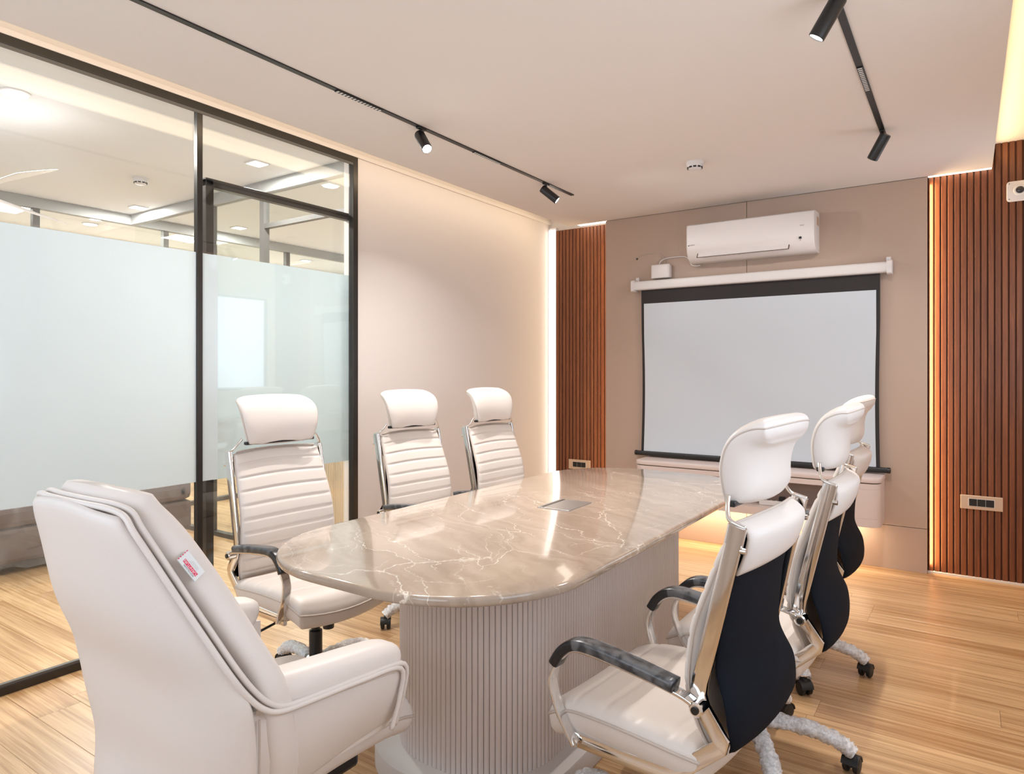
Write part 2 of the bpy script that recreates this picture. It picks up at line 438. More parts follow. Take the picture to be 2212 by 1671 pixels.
for i, (c, hw, hh, ax) in enumerate((((XR+.04, 1.55, 1.62), .87, .64, 'y'), ((XR+.04, 4.72, 1.65), .39, .55, 'y'), ((-1.5, YF-.05, 1.55), 1.5, .77, 'x'))):  # third window is added, an opening for the fill behind the camera
    wn = empty_struct('window_%d' % (i+2), c)
    for s in (-1, 1):
        if ax == 'y':
            obj('window_frame', B(-.02, .02, s*hw-.02, s*hw+.02, -hh, hh), M['frame'], wn)
            obj('window_frame', B(-.02, .02, -hw, hw, s*hh-.02, s*hh+.02), M['frame'], wn)
        else:
            obj('window_frame', B(s*hw-.02, s*hw+.02, -.02, .02, -hh, hh), M['frame'], wn)
            obj('window_frame', B(-hw, hw, -.02, .02, s*hh-.02, s*hh+.02), M['frame'], wn)

# back wall: structure, proud middle panels, recessed slats on both sides
wb = struct(obj('wall_back', B(XL-.12, XR+.1, YB, YB+.12, 0, ZU), M['cream']))
obj('panel_core', B(-2.528, -.217, YP+.016, YB, 0, ZC+.1), M['joint'], wb)
for x0, x1 in ((-2.53, -1.3675), (-1.3645, -.215)):
    for z0, z1 in ((0.0, .2885), (.2915, ZC)):
        obj('wall_panel', B(x0, x1, YP, YP+.018, z0, z1, .0015, 1), M['taupe'], wb)
obj('slat_backing', B(-3.17, -2.53, YB-.042, YB-.001, 0, 2.625), M['slatback'], wb)
obj('slat_backing', B(-.215, XR, YP+.063, YB-.001, 0, ZU), M['slatback'], wb)
def slat_mesh(h):
    bm = bmesh.new()
    o = [(-.0142, .0018), (.0142, .0018), (.0142, -.008), (.0115, -.011), (-.0115, -.011), (-.0142, -.008)][::-1]
    loops(bm, [[(x, yy, z) for x, yy in o] for z in (0, h)]); return bm
s0 = obj('slat', slat_mesh(2.625), M['slat'], wb, (-3.152, YB-.044, 0))
x = -3.152+.0355
while x < -2.54: twin(s0, wb, (x, YB-.044, 0)); x += .0355
s1 = obj('slat', slat_mesh(ZU), M['slat'], wb, (-.197, YP+.061, .012))
x = -.197+.0358
while x < XR: twin(s1, wb, (x, YP+.061, .012)); x += .0358
obj('slat_skirting', B(-.215, XR, YP+.035, YP+.08, 0, .012), M['cream'], wb)
obj('corner_return', B(XL, -3.172, YB-.03, YB-.002, 0, 2.66), M['cream'], wb)

# LED strips that are seen
t = thing('corner_light_bar', 'tall white light bar in the left back corner beside the wood slats', 'light', (-3.212, YB-.045, 0))
obj('diffuser', B(-.034, .034, -.010, .006, .02, 2.64, .004), M['ledwhite'], t)
obj('housing', B(-.037, .037, .006, .013, 0.0, 2.66), M['whitemetal'], t)
t = thing('slat_light_strip', 'thin glowing strip between ceiling and right slat wall', 'light', (-.04, YP+.028, ZC))
obj('diffuser', B(-.172, .168, -.022, .022, .004, .014), M['ledwarm'], t)
t = thing('slat_light_strip', 'thin glowing strip between ceiling and left slat wall', 'light', (-2.72, YP+.13, ZC+.05))
obj('diffuser', B(-.19, .17, -.10, .13, .0, .01), M['ledwarm'], t)

# glass partition along the left
wn = empty_struct('window_1', (XL, 0, 0))
obj('head_rail', B(-.03, .012, YF, 3.03, 2.655, 2.697, .003), M['frame'], wn)
obj('glazing_bead', B(.004, .010, YF, 2.99, 2.640, 2.655), M['hframe'], wn)
obj('floor_rail', B(-.03, .012, YF, 1.97, 0, .035, .003), M['frame'], wn)
obj('glazing_bead', B(-.012, .008, YF, 1.94, .035, .046), M['hframe'], wn)
obj('mullion', B(-.026, .008, 1.940, 1.970, .0, 2.66, .003), M['frame'], wn)
obj('jamb', B(-.034, .012, 2.99, 3.03, 0, 2.66, .003), M['frame'], wn)
for y0, y1 in ((YF, 1.94), (1.97, 2.99)):
    obj('glass_pane', B(-.016, -.006, y0, y1, .03, 2.66), M['glass'], wn)
    obj('frosted_film', B(-.0055, -.0035, y0, min(y1, 2.06), .755, 1.93), M['film'], wn)
dr = empty_struct('door_1', (XL-.085, 0, 0))
obj('stile', B(-.022, .022, 2.03, 2.075, 0, 2.34, .003), M['frame'], dr)
obj('stile', B(-.022, .022, 3.032, 3.07, 0, 2.34, .003), M['frame'], dr)
obj('top_rail', B(-.022, .022, 2.03, 3.07, 2.30, 2.345, .003), M['frame'], dr)
obj('glass_pane', B(-.005, .005, 2.075, 3.032, .01, 2.30), M['glass'], dr)
obj('frosted_film', B(.006, .008, 2.078, 3.032, .741, 1.945), M['film'], dr)
obj('door_handle', B(-.06, -.022, 2.06, 2.24, 1.04, 1.07, .008), M['chrome'], dr)

# hall beyond the glass
struct(obj('ceiling_hall', B(-7.7, XL-.03, YF-.1, 7.2, ZU, ZU+.08), M['hceil']))
struct(obj('wall_hall', B(-7.75, -7.65, YF-.1, 7.2, 0, ZU), M['hallwall']))
struct(obj('wall_hall_end', B(-7.7, -3.3, 7.1, 7.2, 0, ZU), M['hallwall']))
struct(obj('wall_hall_front', B(-7.7, XL-.12, YF-.2, YF-.1, 0, ZU), M['hallwall']))
struct(obj('wall_hall_side', B(XL-.14, XL-.12, 3.05, 7.2, 0, ZU), M['hallwall']))
wh = empty_struct('window_5', (-6.35, 0, 0))
obj('head_rail', B(-.03, .03, YF, 7.1, 2.66, ZU-.002), M['hbeam'], wh)
obj('floor_rail', B(-.03, .03, YF, 7.1, 0, .04), M['hframe'], wh)
for yy in (0.6, 2.38, 3.46, 4.85, 6.2): obj('post', B(-.025, .025, yy-.025, yy+.025, .04, 2.66), M['hframe'], wh)
ys = [YF, .6, 2.38, 3.46, 4.85, 6.2, 7.1]
for a, b in zip(ys, ys[1:]): obj('glass_pane', B(-.004, .004, a+.025, b-.025, .04, 2.66), M['glass'], wh)
wc = empty_struct('window_6', (0, 3.16, 0))
obj('head_rail', B(-6.32, XL-.14, -.03, .03, 2.66, ZU-.002), M['hbeam'], wc)
obj('floor_rail', B(-6.32, -4.42, -.025, .025, 0, .035), M['hframe'], wc)
for xx in (-4.40, -5.08): obj('post', B(xx-.025, xx+.025, -.025, .025, 0, 2.66), M['hframe'], wc)
obj('transom', B(-4.40, XL-.14, -.02, .02, 2.395, 2.43), M['hframe'], wc)
for a, b in ((-6.3, -5.105), (-5.055, -4.425), (-4.375, XL-.15)):
    obj('glass_pane', B(a, b, -.004, .004, .035, 2.66) if b < -4 else B(a, b, -.004, .004, 2.43, 2.66), M['glass'], wc)
struct(wh); struct(wc)

# ------------------------------------------------------------------ conference table
tb = thing('conference_table', 'long conference table with polished taupe marble top and white fluted base', 'table', (-1.425, 2.47, 0))
def rr_out(hx, hy, r, n=14, cx=0, cy=0): return [(cx+a, cy+b) for a, b in rrect(hx, hy, r, n)]
bm = bmesh.new(); slab(bm, rr_out(.541, 1.22, .42, 20), .722, .75, .011, 4)
obj('tabletop', bm, M['marble'], tb, smooth=True)
bx, by, br, bz = .285, .80, .255, .722
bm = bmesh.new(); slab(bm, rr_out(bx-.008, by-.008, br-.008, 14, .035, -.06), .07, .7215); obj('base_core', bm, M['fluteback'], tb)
bm = bmesh.new(); slab(bm, rr_out(bx+.075, by+.075, br+.05, 14, .035, -.06), 0, .078, .006, 2); obj('plinth', bm, M['plinth'], tb, smooth=True)
fm = bmesh.new()
prof = [(.0084*math.cos(PI*k/6), .0084*math.sin(PI*k/6)*.55) for k in range(7)]
loops(fm, [[(a, b-.002, z) for a, b in prof] for z in (.078, .7215)])
per = []
L1, L2, A1 = 2*(by-br), 2*(bx-br), PI/2*br
tot = 2*L1+2*L2+4*A1
def perim(s):
    segs = [('l', L1, (bx, -(by-br)), (0, 1)), ('a', A1, (bx-br, by-br), 0), ('l', L2, (bx-br, by), (-1, 0)), ('a', A1, (-bx+br, by-br), 90),
            ('l', L1, (-bx, by-br), (0, -1)), ('a', A1, (-bx+br, -by+br), 180), ('l', L2, (-bx+br, -by), (1, 0)), ('a', A1, (bx-br, -by+br), 270)]
    for k, ln, p, d in segs:
        if s <= ln:
            if k == 'l': return (p[0]+d[0]*s, p[1]+d[1]*s), math.atan2(-d[0], d[1])
            a = math.radians(d)+s/br; return (p[0]+br*math.cos(a), p[1]+br*math.sin(a)), a
        s -= ln
NF = 218; f0 = None
for k in range(NF):
    (px, py), a = perim(tot*(k+.25)/NF)
    loc, rot = (px+.035, py-.06, 0), (0, 0, a-PI/2)
    if f0 is None: f0 = obj('flute', fm, M['flute'], tb, loc, rot, smooth=True)
    else: twin(f0, tb, loc, rot)
g = obj('cable_box', B(-.075, .075, -.105, .105, .7495, .7535, .001), P('brushed_steel', (.42, .40, .38), .35, .8), tb, (0.005, .03, 0), (0, 0, .02))
obj('slot', B(-.062, -.050, -.095, .095, .7534, .7542), M['black'], g)

# ------------------------------------------------------------------ task chairs (+x is the front, origin under the gas column)
def base5(t, wrap=True, r=.315):
    obj('gas_cylinder', lathe(bmesh.new(), [(.027, .10), (.027, .25), (.018, .255), (.018, .345)], 16), M['blackpl'], t, smooth=True)
    obj('base_hub', lathe(bmesh.new(), [(.030, .075), (.046, .085), (.046, .128), (.036, .14)], 18), M['chrome'], t, smooth=True)
    path = catmull([(.03, 0, .115), (.12, 0, .122), (.22, 0, .112), (.285, 0, .088), (r, 0, .066)], 5)
    bm = sweep(bmesh.new(), path, rrect(.017, .014, .008, 2), (0, 1, 0), scale=lambda u: 1.15-.3*u)
    leg = obj('base_leg', bm, M['chrome'], t, smooth='all')
    rnd = random.Random(3)
    if wrap:
        bm = bmesh.new(); rings = []
        wp = catmull([(.055, 0, .118), (.12, 0, .123), (.22, 0, .113), (.285, 0, .092), (r+.004, 0, .066)], 9)
        for i, p in enumerate(wp):
            t0 = (wp[min(i+1, len(wp)-1)]-wp[max(i-1, 0)]).normalized(); up = Vector((0, 1, 0)).cross(t0)
            rings.append([p+(Vector((0, 1, 0))*math.cos(a)*1.05+up*math.sin(a)*.9)*(.0265+rnd.uniform(-.0055, .006)) for a in [2*PI*k/14 for k in range(14)]])
        loops(bm, rings, True, False, False)
        bw = obj('bubble_wrap', bm, M['bubble'], leg, smooth='all')
    bm = B(-.018, .018, -.010, .010, .022, .066, .006)
    ca = obj('caster', bm, M['rubber'], t, (0, 0, 0))
    wheel = lathe(bmesh.new(), [(.006, -.0095), (.022, -.0095), (.027, -.006), (.027, .006), (.022, .0095), (.006, .0095)], 20, 'y')
    w0 = obj('wheel', wheel, M['rubber'], ca, (.006, .0155, .0275), smooth=True)
    twin(w0, ca, (.006, -.0155, .0275))
    hood = bmesh.new()
    ring = [[((.031)*math.cos(a)+.004, yy, .0285+.031*math.sin(a)) for a in [PI*(.02+k/12) for k in range(12)]] + [(.026*math.cos(a)+.004, yy, .0285+.026*math.sin(a)) for a in [PI*(.02+k/12) for k in range(11, -1, -1)]] for yy in (-.026, .026)]
    loops(hood, ring); obj('caster_hood', hood, M['rubber'], ca, smooth=True)
    for k in range(5):
        a = 2*PI*k/5
        cl = leg if k == 0 else tree(leg, t); cc = ca if k == 0 else tree(ca, t)
        cl.rotation_euler = (0, 0, a); cl['spin'] = 1
        cc.location = (r*math.cos(a), r*math.sin(a), 0); cc.rotation_euler = (0, 0, a+rnd.uniform(-1.4, 1.4)); cc['spin'] = 2
def spin(t, deg):
    a = math.radians(deg)
    for ch in t.children:
        if ch.get('spin') == 1: ch.rotation_euler.z += a
        elif ch.get('spin') == 2:
            x, y = ch.location.x, ch.location.y
            ch.location = (x*math.cos(a)-y*math.sin(a), x*math.sin(a)+y*math.cos(a), 0); ch.rotation_euler.z += a

def ribs(b, n, d, off=0.0):
    x = ((b+1)/2*n+off) % 1.0
    return 1-d*math.exp(-((min(x, 1-x))/.065)**2)

def make_task_chair():
    t = thing('task_chair', 'x', 'chair')
    # seat: lateral channels, waterfall front
    bm = bmesh.new()
    def smap(a, b, th):
        x = .005+b*.232; z = .441+.012*math.cos(b*2.2)-.040*max(0, (b-.45)/.55)**2+.012*a*a
        return Vector((x, a*.255*(1-.03*b), z+th))
    rim = pillow(bm, 26, 64, smap, lambda a, b: .036*ribs(b, 5, .16, .1), lambda a, b: .078, k=.34, pw=12)
    seat = obj('seat', bm, M['leather'], t, smooth='all')
    obj('seat_piping', sweep(bmesh.new(), rim[::2], circ(.0042, 6), closed=True), M['piping'], seat, smooth='all')
    # front cushion of the back
    cx = [(.455, -.236), (.53, -.208), (.62, -.187), (.72, -.196), (.85, -.236), (.985, -.288)]
    hw = [(.455, .214), (.55, .231), (.70, .225), (.98, .212)]
    bm = bmesh.new()
    def bmap(a, b, th):
        z = .720+b*.265
        return Vector((interp(cx, z)+.014*a*a+th, a*interp(hw, z), z))
    rim = pillow(bm, 22, 108, bmap, lambda a, b: .018*ribs(b, 9.4, .42, .35), lambda a, b: .016, k=.16, pw=10)
    back = obj('backrest', bm, M['leather'], t, smooth='all')
    obj('backrest_piping', sweep(bmesh.new(), [p+Vector((-.004, 0, 0)) for p in rim[::2]], circ(.0036, 6), closed=True), M['piping'], back, smooth='all')
    # black mesh shell at the rear
    mx = [(.445, -.262), (.50, -.290), (.56, -.285), (.66, -.252), (.80, -.262), (.96, -.308)]
    mw = [(.455, .20), (.50, .226), (.545, .232), (.62, .212), (.70, .200), (.96, .200)]
    bm = bmesh.new()
    def mmap(a, b, th):
        z = .709+b*.253
        return Vector((interp(mx, z)+.020*a*a-th, a*interp(mw, z), z))
    pillow(bm, 22, 40, mmap, lambda a, b: .014, lambda a, b: .010, k=.20, pw=8)
    obj('back_mesh', bm, M['meshfab'], t, smooth='all')
    # white leather flap over the top of the back
    bm = bmesh.new()
    def fmap(a, b, th):
        z = .932+b*.060-.006*a*a
        return Vector((-.302-.022*(z-.9)/.085+.022*a*a-.010*math.cos(b*1.5)+.034*max(0, (b-.45)/.55)**2-th, a*.192, z))
    rim = pillow(bm, 22, 14, fmap, lambda a, b: .013, lambda a, b: .010, k=.10, pw=8)
    flap = obj('back_flap', bm, M['leather2'], t, smooth='all')
    obj('flap_piping', sweep(bmesh.new(), rim[::1], circ(.0034, 6), closed=True), M['piping'], flap, smooth='all')
    # headrest
    hc = [(-1, (-.250, 1.008)), (-.66, (-.249, 1.050)), (-.3, (-.250, 1.098)), (.05, (-.262, 1.144)), (.4, (-.283, 1.178)), (.72, (-.316, 1.199)), (1, (-.346, 1.203))]
    cv = catmull([(p[0], 0, p[1]) for _, p in hc], 8)
    bm = bmesh.new()
    def hmap(a, b, th):
        f = (b+1)/2*(len(cv)-1); i = min(int(f), len(cv)-2); p = cv[i].lerp(cv[i+1], f-i)
        tg = (cv[min(i+2, len(cv)-1)]-cv[max(i-1, 0)]).normalized(); nr = Vector((tg.z, 0, -tg.x))
        q = p+nr*th+Vector((.022*a*a-.006, a*(.186-.012*b*b+.006*b), -.012*a*a*max(0, b)))
        return q
    rim = pillow(bm, 24, 26, hmap, lambda a, b: .022, lambda a, b: .050-.010*b, k=.38, pw=5)
    head = obj('headrest', bm, M['leather2'], t, smooth='all')
    obj('headrest_seam', sweep(bmesh.new(), rim, circ(.0022, 5), closed=True), M['piping'], head, smooth='all')
    obj('headrest_bracket', B(-.262, -.240, -.168, .168, 1.012, 1.026, .004), M['blackpl'], head)
    for s in (-1, 1):
        rod = catmull([(-.306, s*.222, .982), (-.285, s*.220, .988), (-.266, s*.214, .996), (-.256, s*.196, 1.02), (-.252, s*.180, 1.04)], 6)
        obj('headrest_rod', sweep(bmesh.new(), rod, circ(.0052, 8)), M['chrome'], t, smooth='all')
        # side frame
        path = [(-.287, .975), (-.246, .80), (-.207, .63), (-.203, .60), (-.210, .572), (-.236, .536), (-.256, .506), (-.252, .494), (-.225, .470), (-.175, .425), (-.150, .404), (-.12, .392), (.0, .388), (.135, .386)]
        yy = [.222, .224, .228, .229, .229, .229, .229, .229, .230, .232, .233, .234, .234, .234]
        pts = [Vector((p[0], s*q, p[1])) for p, q in zip(path, yy)]
        fr = obj('side_frame', sweep(bmesh.new(), pts, rrect(.0075, .0185, .003, 2), (0, 1, 0), scale=lambda u: 1.0), M['chrome'], t, smooth=True)
        obj('end_cap', sweep(bmesh.new(), [(-.2885, s*.222, .984), (-.2795, s*.2225, .943)], rrect(.0090, .0200, .003, 2), (0, 1, 0)), M['chrome'], fr, smooth=True)
        obj('cap_screw', lathe(bmesh.new(), [(.003, -.008), (.0075, -.008), (.0075, .006), (.003, .008)], 10, 'x', (-.300, s*.222, .932)), M['chrome'], fr, smooth=True)
        # arm
        ap = catmull([(-.212, s*.252, .580), (-.17, s*.254, .598), (-.06, s*.256, .616), (.06, s*.258, .628), (.115, s*.258, .622), (.158, s*.258, .582), (.180, s*.258, .530), (.166, s*.256, .470), (.140, s*.252, .420), (.118, s*.248, .382)], 5)
        arm = obj('armrest_frame', sweep(bmesh.new(), ap, rrect(.0165, .0045, .003, 2), (0, 1, 0)), M['chrome'], t, smooth=True)
        pp = catmull([(-.160, s*.256, .614), (-.06, s*.257, .630), (.06, s*.259, .643), (.112, s*.259, .637), (.146, s*.259, .612), (.168, s*.259, .578)], 6)
        obj('arm_pad', sweep(bmesh.new(), pp, rrect(.0235, .0135, .009, 3), (0, 1, 0)), M['blackpl'], arm, smooth='all')
        fp = pp[:18] if True else pp
        bm = sweep(bmesh.new(), fp, [(a*1.07+random.uniform(-.0006, .0006), b*1.12) for a, b in rrect(.0235, .0135, .009, 3)], (0, 1, 0))
        obj('film_wrap', bm, M['film2'], arm, smooth='all')
        fp = [p.copy() for p in ap[25:44]]
        obj('film_wrap', sweep(bmesh.new(), fp, [(a*1.12, b*1.6) for a, b in rrect(.0165, .0045, .003, 2)], (0, 1, 0)), M['film2'], arm, smooth='all')
        obj('arm_joint', lathe(bmesh.new(), [(.006, s*.225), (.017, s*.227), (.017, s*.266), (.013, s*.270), (.006, s*.270)], 16, 'y', (-.212, 0, .578)), M['chrome'], arm, smooth=True)
        obj('arm_screw', lathe(bmesh.new(), [(.002, s*.270), (.009, s*.2705), (.009, s*.273), (.002, s*.2735)], 12, 'y', (-.212, 0, .578)), M['black'], arm, smooth=True)
        obj('arm_screw', lathe(bmesh.new(), [(.002, s*.25), (.011, s*.2505), (.011, s*.256), (.002, s*.2565)], 12, 'y', (.118, 0, .385)), M['chrome'], arm, smooth=True)
    for xx in (.09, -.12):
        obj('cross_bar', B(xx-.012, xx+.012, -.228, .228, .366, .386, .003), M['chrome'], t)
    mech = obj('tilt_mechanism', B(-.11, .11, -.075, .075, .325, .366, .008), M['blackpl'], t)
    obj('tension_knob', lathe(bmesh.new(), [(.012, .0), (.022, .004), (.024, .05), (.020, .055)], 16, 'z', (.085, 0, .275)), M['blackpl'], mech, smooth=True)
    obj('height_lever', sweep(bmesh.new(), [(.02, -.07, .345), (.02, -.20, .342), (.03, -.27, .335)], circ(.005, 8)), M['blackpl'], mech, smooth=True)
    base5(t)
    return t

CH = [('R1', -.679, 1.731, 174.6, 20, 'white leather task chair nearest the camera on the right, black mesh back toward us'),
      ('R2', -.626, 2.405, 180.3, 10, 'middle white leather task chair in the right row, black mesh back and wrapped legs'),
      ('R3', -.679, 3.240, 178.6, 5, 'farthest white task chair in the right row, closest to the projection screen'),
      ('L1', -2.236, 1.851, -3.5, 22, 'white ribbed task chair before the frosted door, nearest on the left side of the table'),
      ('L2', -2.314, 2.769, -5.7, -121, 'middle white ribbed task chair on the left of the table, before the cream wall'),
      ('L3', -2.206, 3.399, -3.2, 40, 'farthest white ribbed task chair on the left of the table, nearest the light bar')]
c0 = make_task_chair()
made = [c0]+[tree(c0) for _ in CH[1:]]
for c, (k, x, y, a, sp, lab) in zip(made, CH):
    c.location = (x, y, 0); c.rotation_euler = (0, 0, math.radians(a)); c['label'] = lab; c['group'] = 'task chairs around the table'
    spin(c, sp-a)

# ------------------------------------------------------------------ executive armchair at the head of the table (+y front)
ac = thing('executive_armchair', 'large white leather tub armchair with high back at the near table end', 'chair', (-1.44, .98, 0), 0)
yb = [(.34, -.215), (.50, -.185), (.62, -.20), (.70, -.215), (.82, -.265), (.95, -.320), (1.075, -.372)]
wd = [(.34, .25), (.45, .285), (.58, .317), (.68, .326), (.76, .304), (.92, .238), (1.04, .186), (1.075, .168)]
def strip_shell(w_off, y_off0, y_off1, z0, z1, nz=26, nx=14, kr=.02, conv=.03):
    bm = bmesh.new(); rings = []
    for j in range(nz+1):
        z = z0+(z1-z0)*j/nz; W = interp(wd, z)+w_off; y0 = interp(yb, z)+y_off0; y1 = interp(yb, z)+y_off1
        e = min(j, nz-j)/2.2; sh = 1.0 if e >= 1 else math.sqrt(1-(1-e)**2)*.5+.5
        ym, hy = (y0+y1)/2, (y1-y0)/2*sh
        ring = [(u, v) for u, v in rrect(W, max(hy, .004), min(kr, max(hy, .004)*.95, W*.4), 4)]
        rings.append([(u, ym+v-conv*(1-(u/W)**2), z) for u, v in ring])
    # densify along width
    loops(bm, rings); return bm
def back_grid(nu, nz, z0, z1, off, wo, depth, conv, crown=0.0, pw=6, kk=.12):
    bm = bmesh.new()
    def mp(a, b, th):
        z = (z0+z1)/2+b*(z1-z0)/2
        W = interp(wd, z)+wo
        cv_ = interp([(.34, .045), (.6, .060), (.82, .060), (1.0, .035), (1.08, .026)], z)
        return Vector((a*W, interp(yb, z)+off-cv_*(1-a**4)+th, z-.018*a*a*max(0, b)))
    rim = pillow(bm, nu, nz, mp, lambda a, b: depth, lambda a, b: .012, k=kk, pw=pw)
    return bm, rim
bm, rim = back_grid(22, 44, .36, 1.078, 0, .003, .020, .028, pw=14, kk=.03)
sh = obj('back_shell', bm, M['leather2'], ac, smooth='all')
half = [(.305, .196, .475), (.318, .210, .545), (.326, .206, .622), (.328, .08, .641), (.328, -.05, .652), (.328, -.130, .661), (.326, -.168, .680), (.319, -.198, .714)]
half += [(interp(wd, z)+.004, interp(yb, z)+.012, z) for z in (.76, .82, .90, .98, 1.035)]+[(.172, -.350, 1.062), (.135, -.362, 1.074), (.05, -.376, 1.078)]
full_p = half+[(-x, y, z) for x, y, z in half[::-1]]
for dy, dn in ((.0, .0), (-.016, -.004)):
    pts = catmull([(x+math.copysign(dn, x), y+dy, z+dn) for x, y, z in full_p], 5)
    obj('back_piping', sweep(bmesh.new(), pts, circ(.0060, 7)), M['leather2'], sh, smooth='all')
# thick back cushion with rounded wings
bm = bmesh.new(); NZ = 30; rings = []
for j in range(NZ+1):
    b = j/NZ; z = .42+(1.098-.42)*(1-(1-b)**1.5) if False else .42+.678*b
    e = min(1.0, (1-b)*NZ/4.0); sh_ = math.sqrt(max(0, 1-(1-e)**2)); sh_ = .35+.65*sh_
    W = interp(wd, min(z, 1.075))+.004; W *= (.90+.10*sh_) if e < 1 else 1
    y0 = interp(yb, min(z, 1.075))+.022; dpt = interp([(.42, .115), (.70, .092), (.90, .096), (1.05, .085), (1.1, .078)], z)
    ym = y0+dpt/2; hy = dpt/2*sh_
    ring = []
    for k in range(40):
        a = 2*PI*k/40; c, s = math.cos(a), math.sin(a)
        u = W*math.copysign(abs(c)**.28, c); v = hy*math.copysign(abs(s)**.55, s)
        q = u/W
        dish = (-.030*(1-q*q)) if v > 0 else (-.028*(1-q*q))
        ring.append((u, ym+v+dish, z-.012*q*q*(1 if b > .9 else b)))
    rings.append(ring)
loops(bm, rings)
bc = obj('back_cushion', bm, M['leather2'], ac, smooth='all')
# seat
bm = bmesh.new()
def sm(a, b, th): return Vector((a*(.245), .085+b*.275, .43+.015*math.cos(b*2)-.02*max(0, (b-.6)/.4)**2+th))
rim = pillow(bm, 18, 22, sm, lambda a, b: .068, lambda a, b: .062, k=.24, pw=10)
st = obj('seat', bm, M['leather2'], ac, smooth='all')
obj('seat_piping', sweep(bmesh.new(), rim, circ(.004, 6), closed=True), M['piping'], st, smooth='all')
obj('seat_pan', B(-.18, .18, -.14, .20, .335, .385, .01), M['blackpl'], ac)
for s in (-1, 1):
    # outer side panel with its piping
    bm = bmesh.new(); rings = []
    for i in range(13):
        u = i/12; yy = -.193+u*.403; zt = .668-.042*u; zb = .44+.03*min(1, u*1.4); X = interp([(0, .312), (.25, .320), (.6, .322), (1, .320)], u)
        rings.append([(s*(X-.090), yy, zb+.004), (s*(X-.048), yy, zb-.004), (s*(X-.034), yy, zb+.014), (s*(X-.010), yy, (zb+zt)/2), (s*(X+.002), yy, zt-.02), (s*(X-.004), yy, zt), (s*(X-.050), yy, zt)])
    loops(bm, rings)
    sp_ = obj('side_panel', bm, M['leather2'], ac, smooth=True)
    obj('side_seam', sweep(bmesh.new(), [(s*.322, -.188, .655), (s*.314, -.182, .55), (s*.290, -.178, .45)], circ(.0022, 5)), M['piping'], sp_)
    # padded arm
    ap = catmull([(s*.262, -.178, .682), (s*.268, -.130, .668), (s*.274, -.06, .660), (s*.276, .08, .645), (s*.274, .165, .633), (s*.272, .205, .618)], 7)
    n = len(ap)
    bm = sweep(bmesh.new(), ap, rrect(.052, .043, .036, 4), (1, 0, 0), scale=lambda u: (1.0 if u < .86 else math.sqrt(max(.02, 1-((u-.86)/.15)**2))))
    ar = obj('armrest', bm, M['leather2'], ac, smooth='all')
    bm = bmesh.new(); rings = []
    for i in range(11):
        u = i/10; yy = -.13+u*.335; zt = .65-.04*u
        rings.append([(s*.225, yy, .46), (s*.275, yy, .46), (s*.300, yy, zt), (s*.228, yy, zt)])
    loops(bm, rings); obj('arm_body', bm, M['leather2'], ac, smooth=True)
# woven tag sewn on the right wing
tg = obj('label_tag', B(-.001, .001, -.022, .022, -.036, .036), M['tagcloth'], ac, (.232, -.272, .955))
tg.rotation_euler = (math.radians(28), 0, math.radians(8)); 
tg.rotation_euler = (math.radians(24), math.radians(-24), math.radians(10))
tg.scale = (1, .66, .74)
obj('red_band', B(.001, .0014, -.012, -.001, -.028, .024), M['tagred'], tg)
tx = text_bm('FURNITURE', .0105, .0003); bmesh.ops.rotate(tx, verts=tx.verts, cent=(0, 0, 0), matrix=Matrix.Rotation(PI/2, 3, 'X') ); bmesh.ops.rotate(tx, verts=tx.verts, cent=(0, 0, 0), matrix=Matrix.Rotation(PI/2, 3, 'Z')); bmesh.ops.rotate(tx, verts=tx.verts, cent=(0, 0, 0), matrix=Matrix.Rotation(PI/2, 3, 'X'))
for v in tx.verts: v.co += Vector((.0016, -.0065, -.002))
obj('tag_print', tx, M['tagwhite'], tg)
tx = text_bm('ROYALOAK', .0075, .0003); bmesh.ops.rotate(tx, verts=tx.verts, cent=(0, 0, 0), matrix=Matrix.Rotation(PI/2, 3, 'X') ); bmesh.ops.rotate(tx, verts=tx.verts, cent=(0, 0, 0), matrix=Matrix.Rotation(PI/2, 3, 'Z')); bmesh.ops.rotate(tx, verts=tx.verts, cent=(0, 0, 0), matrix=Matrix.Rotation(PI/2, 3, 'X'))
for v in tx.verts: v.co += Vector((.0013, -.0165, -.004))
obj('tag_print', tx, M['greyprint'], tg)
for k in range(3): obj('tag_print', B(.0010, .0012, .003+k*.004, .0042+k*.004, -.020, .014-k*.004), M['greyfaint'], tg)
for k in range(5): obj('stitch', B(.0008, .0018, -.020+k*.009, -.015+k*.009, .0345, .0365), M['tagred'], tg)
base5(ac, False, .32)

# ------------------------------------------------------------------ back wall equipment
aw, ad = .895, .205
t = thing('air_conditioner', 'white split air conditioner mounted on the back wall above the screen', 'air conditioner', (-1.312, YP, 2.15))
pr = [(0, .004), (.085, 0), (.125, .004), (.165, .028), (.192, .066), (.203, .11), (.205, .24), (.198, .268), (.180, .278), (.05, .285), (0, .285)]
bm = bmesh.new(); loops(bm, [[(x, -d*k, z0+(z-z0)*1) for d, z in pr for z0 in (.14,)] for x, k in ((-aw/2, .96), (-aw/2+.008, 1), (aw/2-.008, 1), (aw/2, .96))])
body = obj('body', bm, M['white'], t, smooth=True)
fl_ = bmesh.new(); q0, q1 = Vector((0, -.1985, .075)), Vector((0, -.166, .024))
box(fl_, -.36, .28, -.002, .002, -.030, .030, .001, 1)
ang = math.atan2(q1.y-q0.y, q0.z-q1.z)
obj('louver', fl_, M['white'], t, (0, -.187, .0495), (-ang, 0, 0))
for dz, dy in ((.0315, 0), (-.004, 0), (-.0315, 0)):
    bm = B(-.366, .286, -.0008, .0026, dz-.0016, dz+.0016); obj('louver_gap', bm, M['joint'], t, (0, -.1875, .0495), (-ang, 0, 0))
for xx in (-.364, .284): obj('louver_gap', B(xx-.003, xx+.003, -.0008, .0026, -.032, .032), M['joint'], t, (0, -.1875, .0495), (-ang, 0, 0))
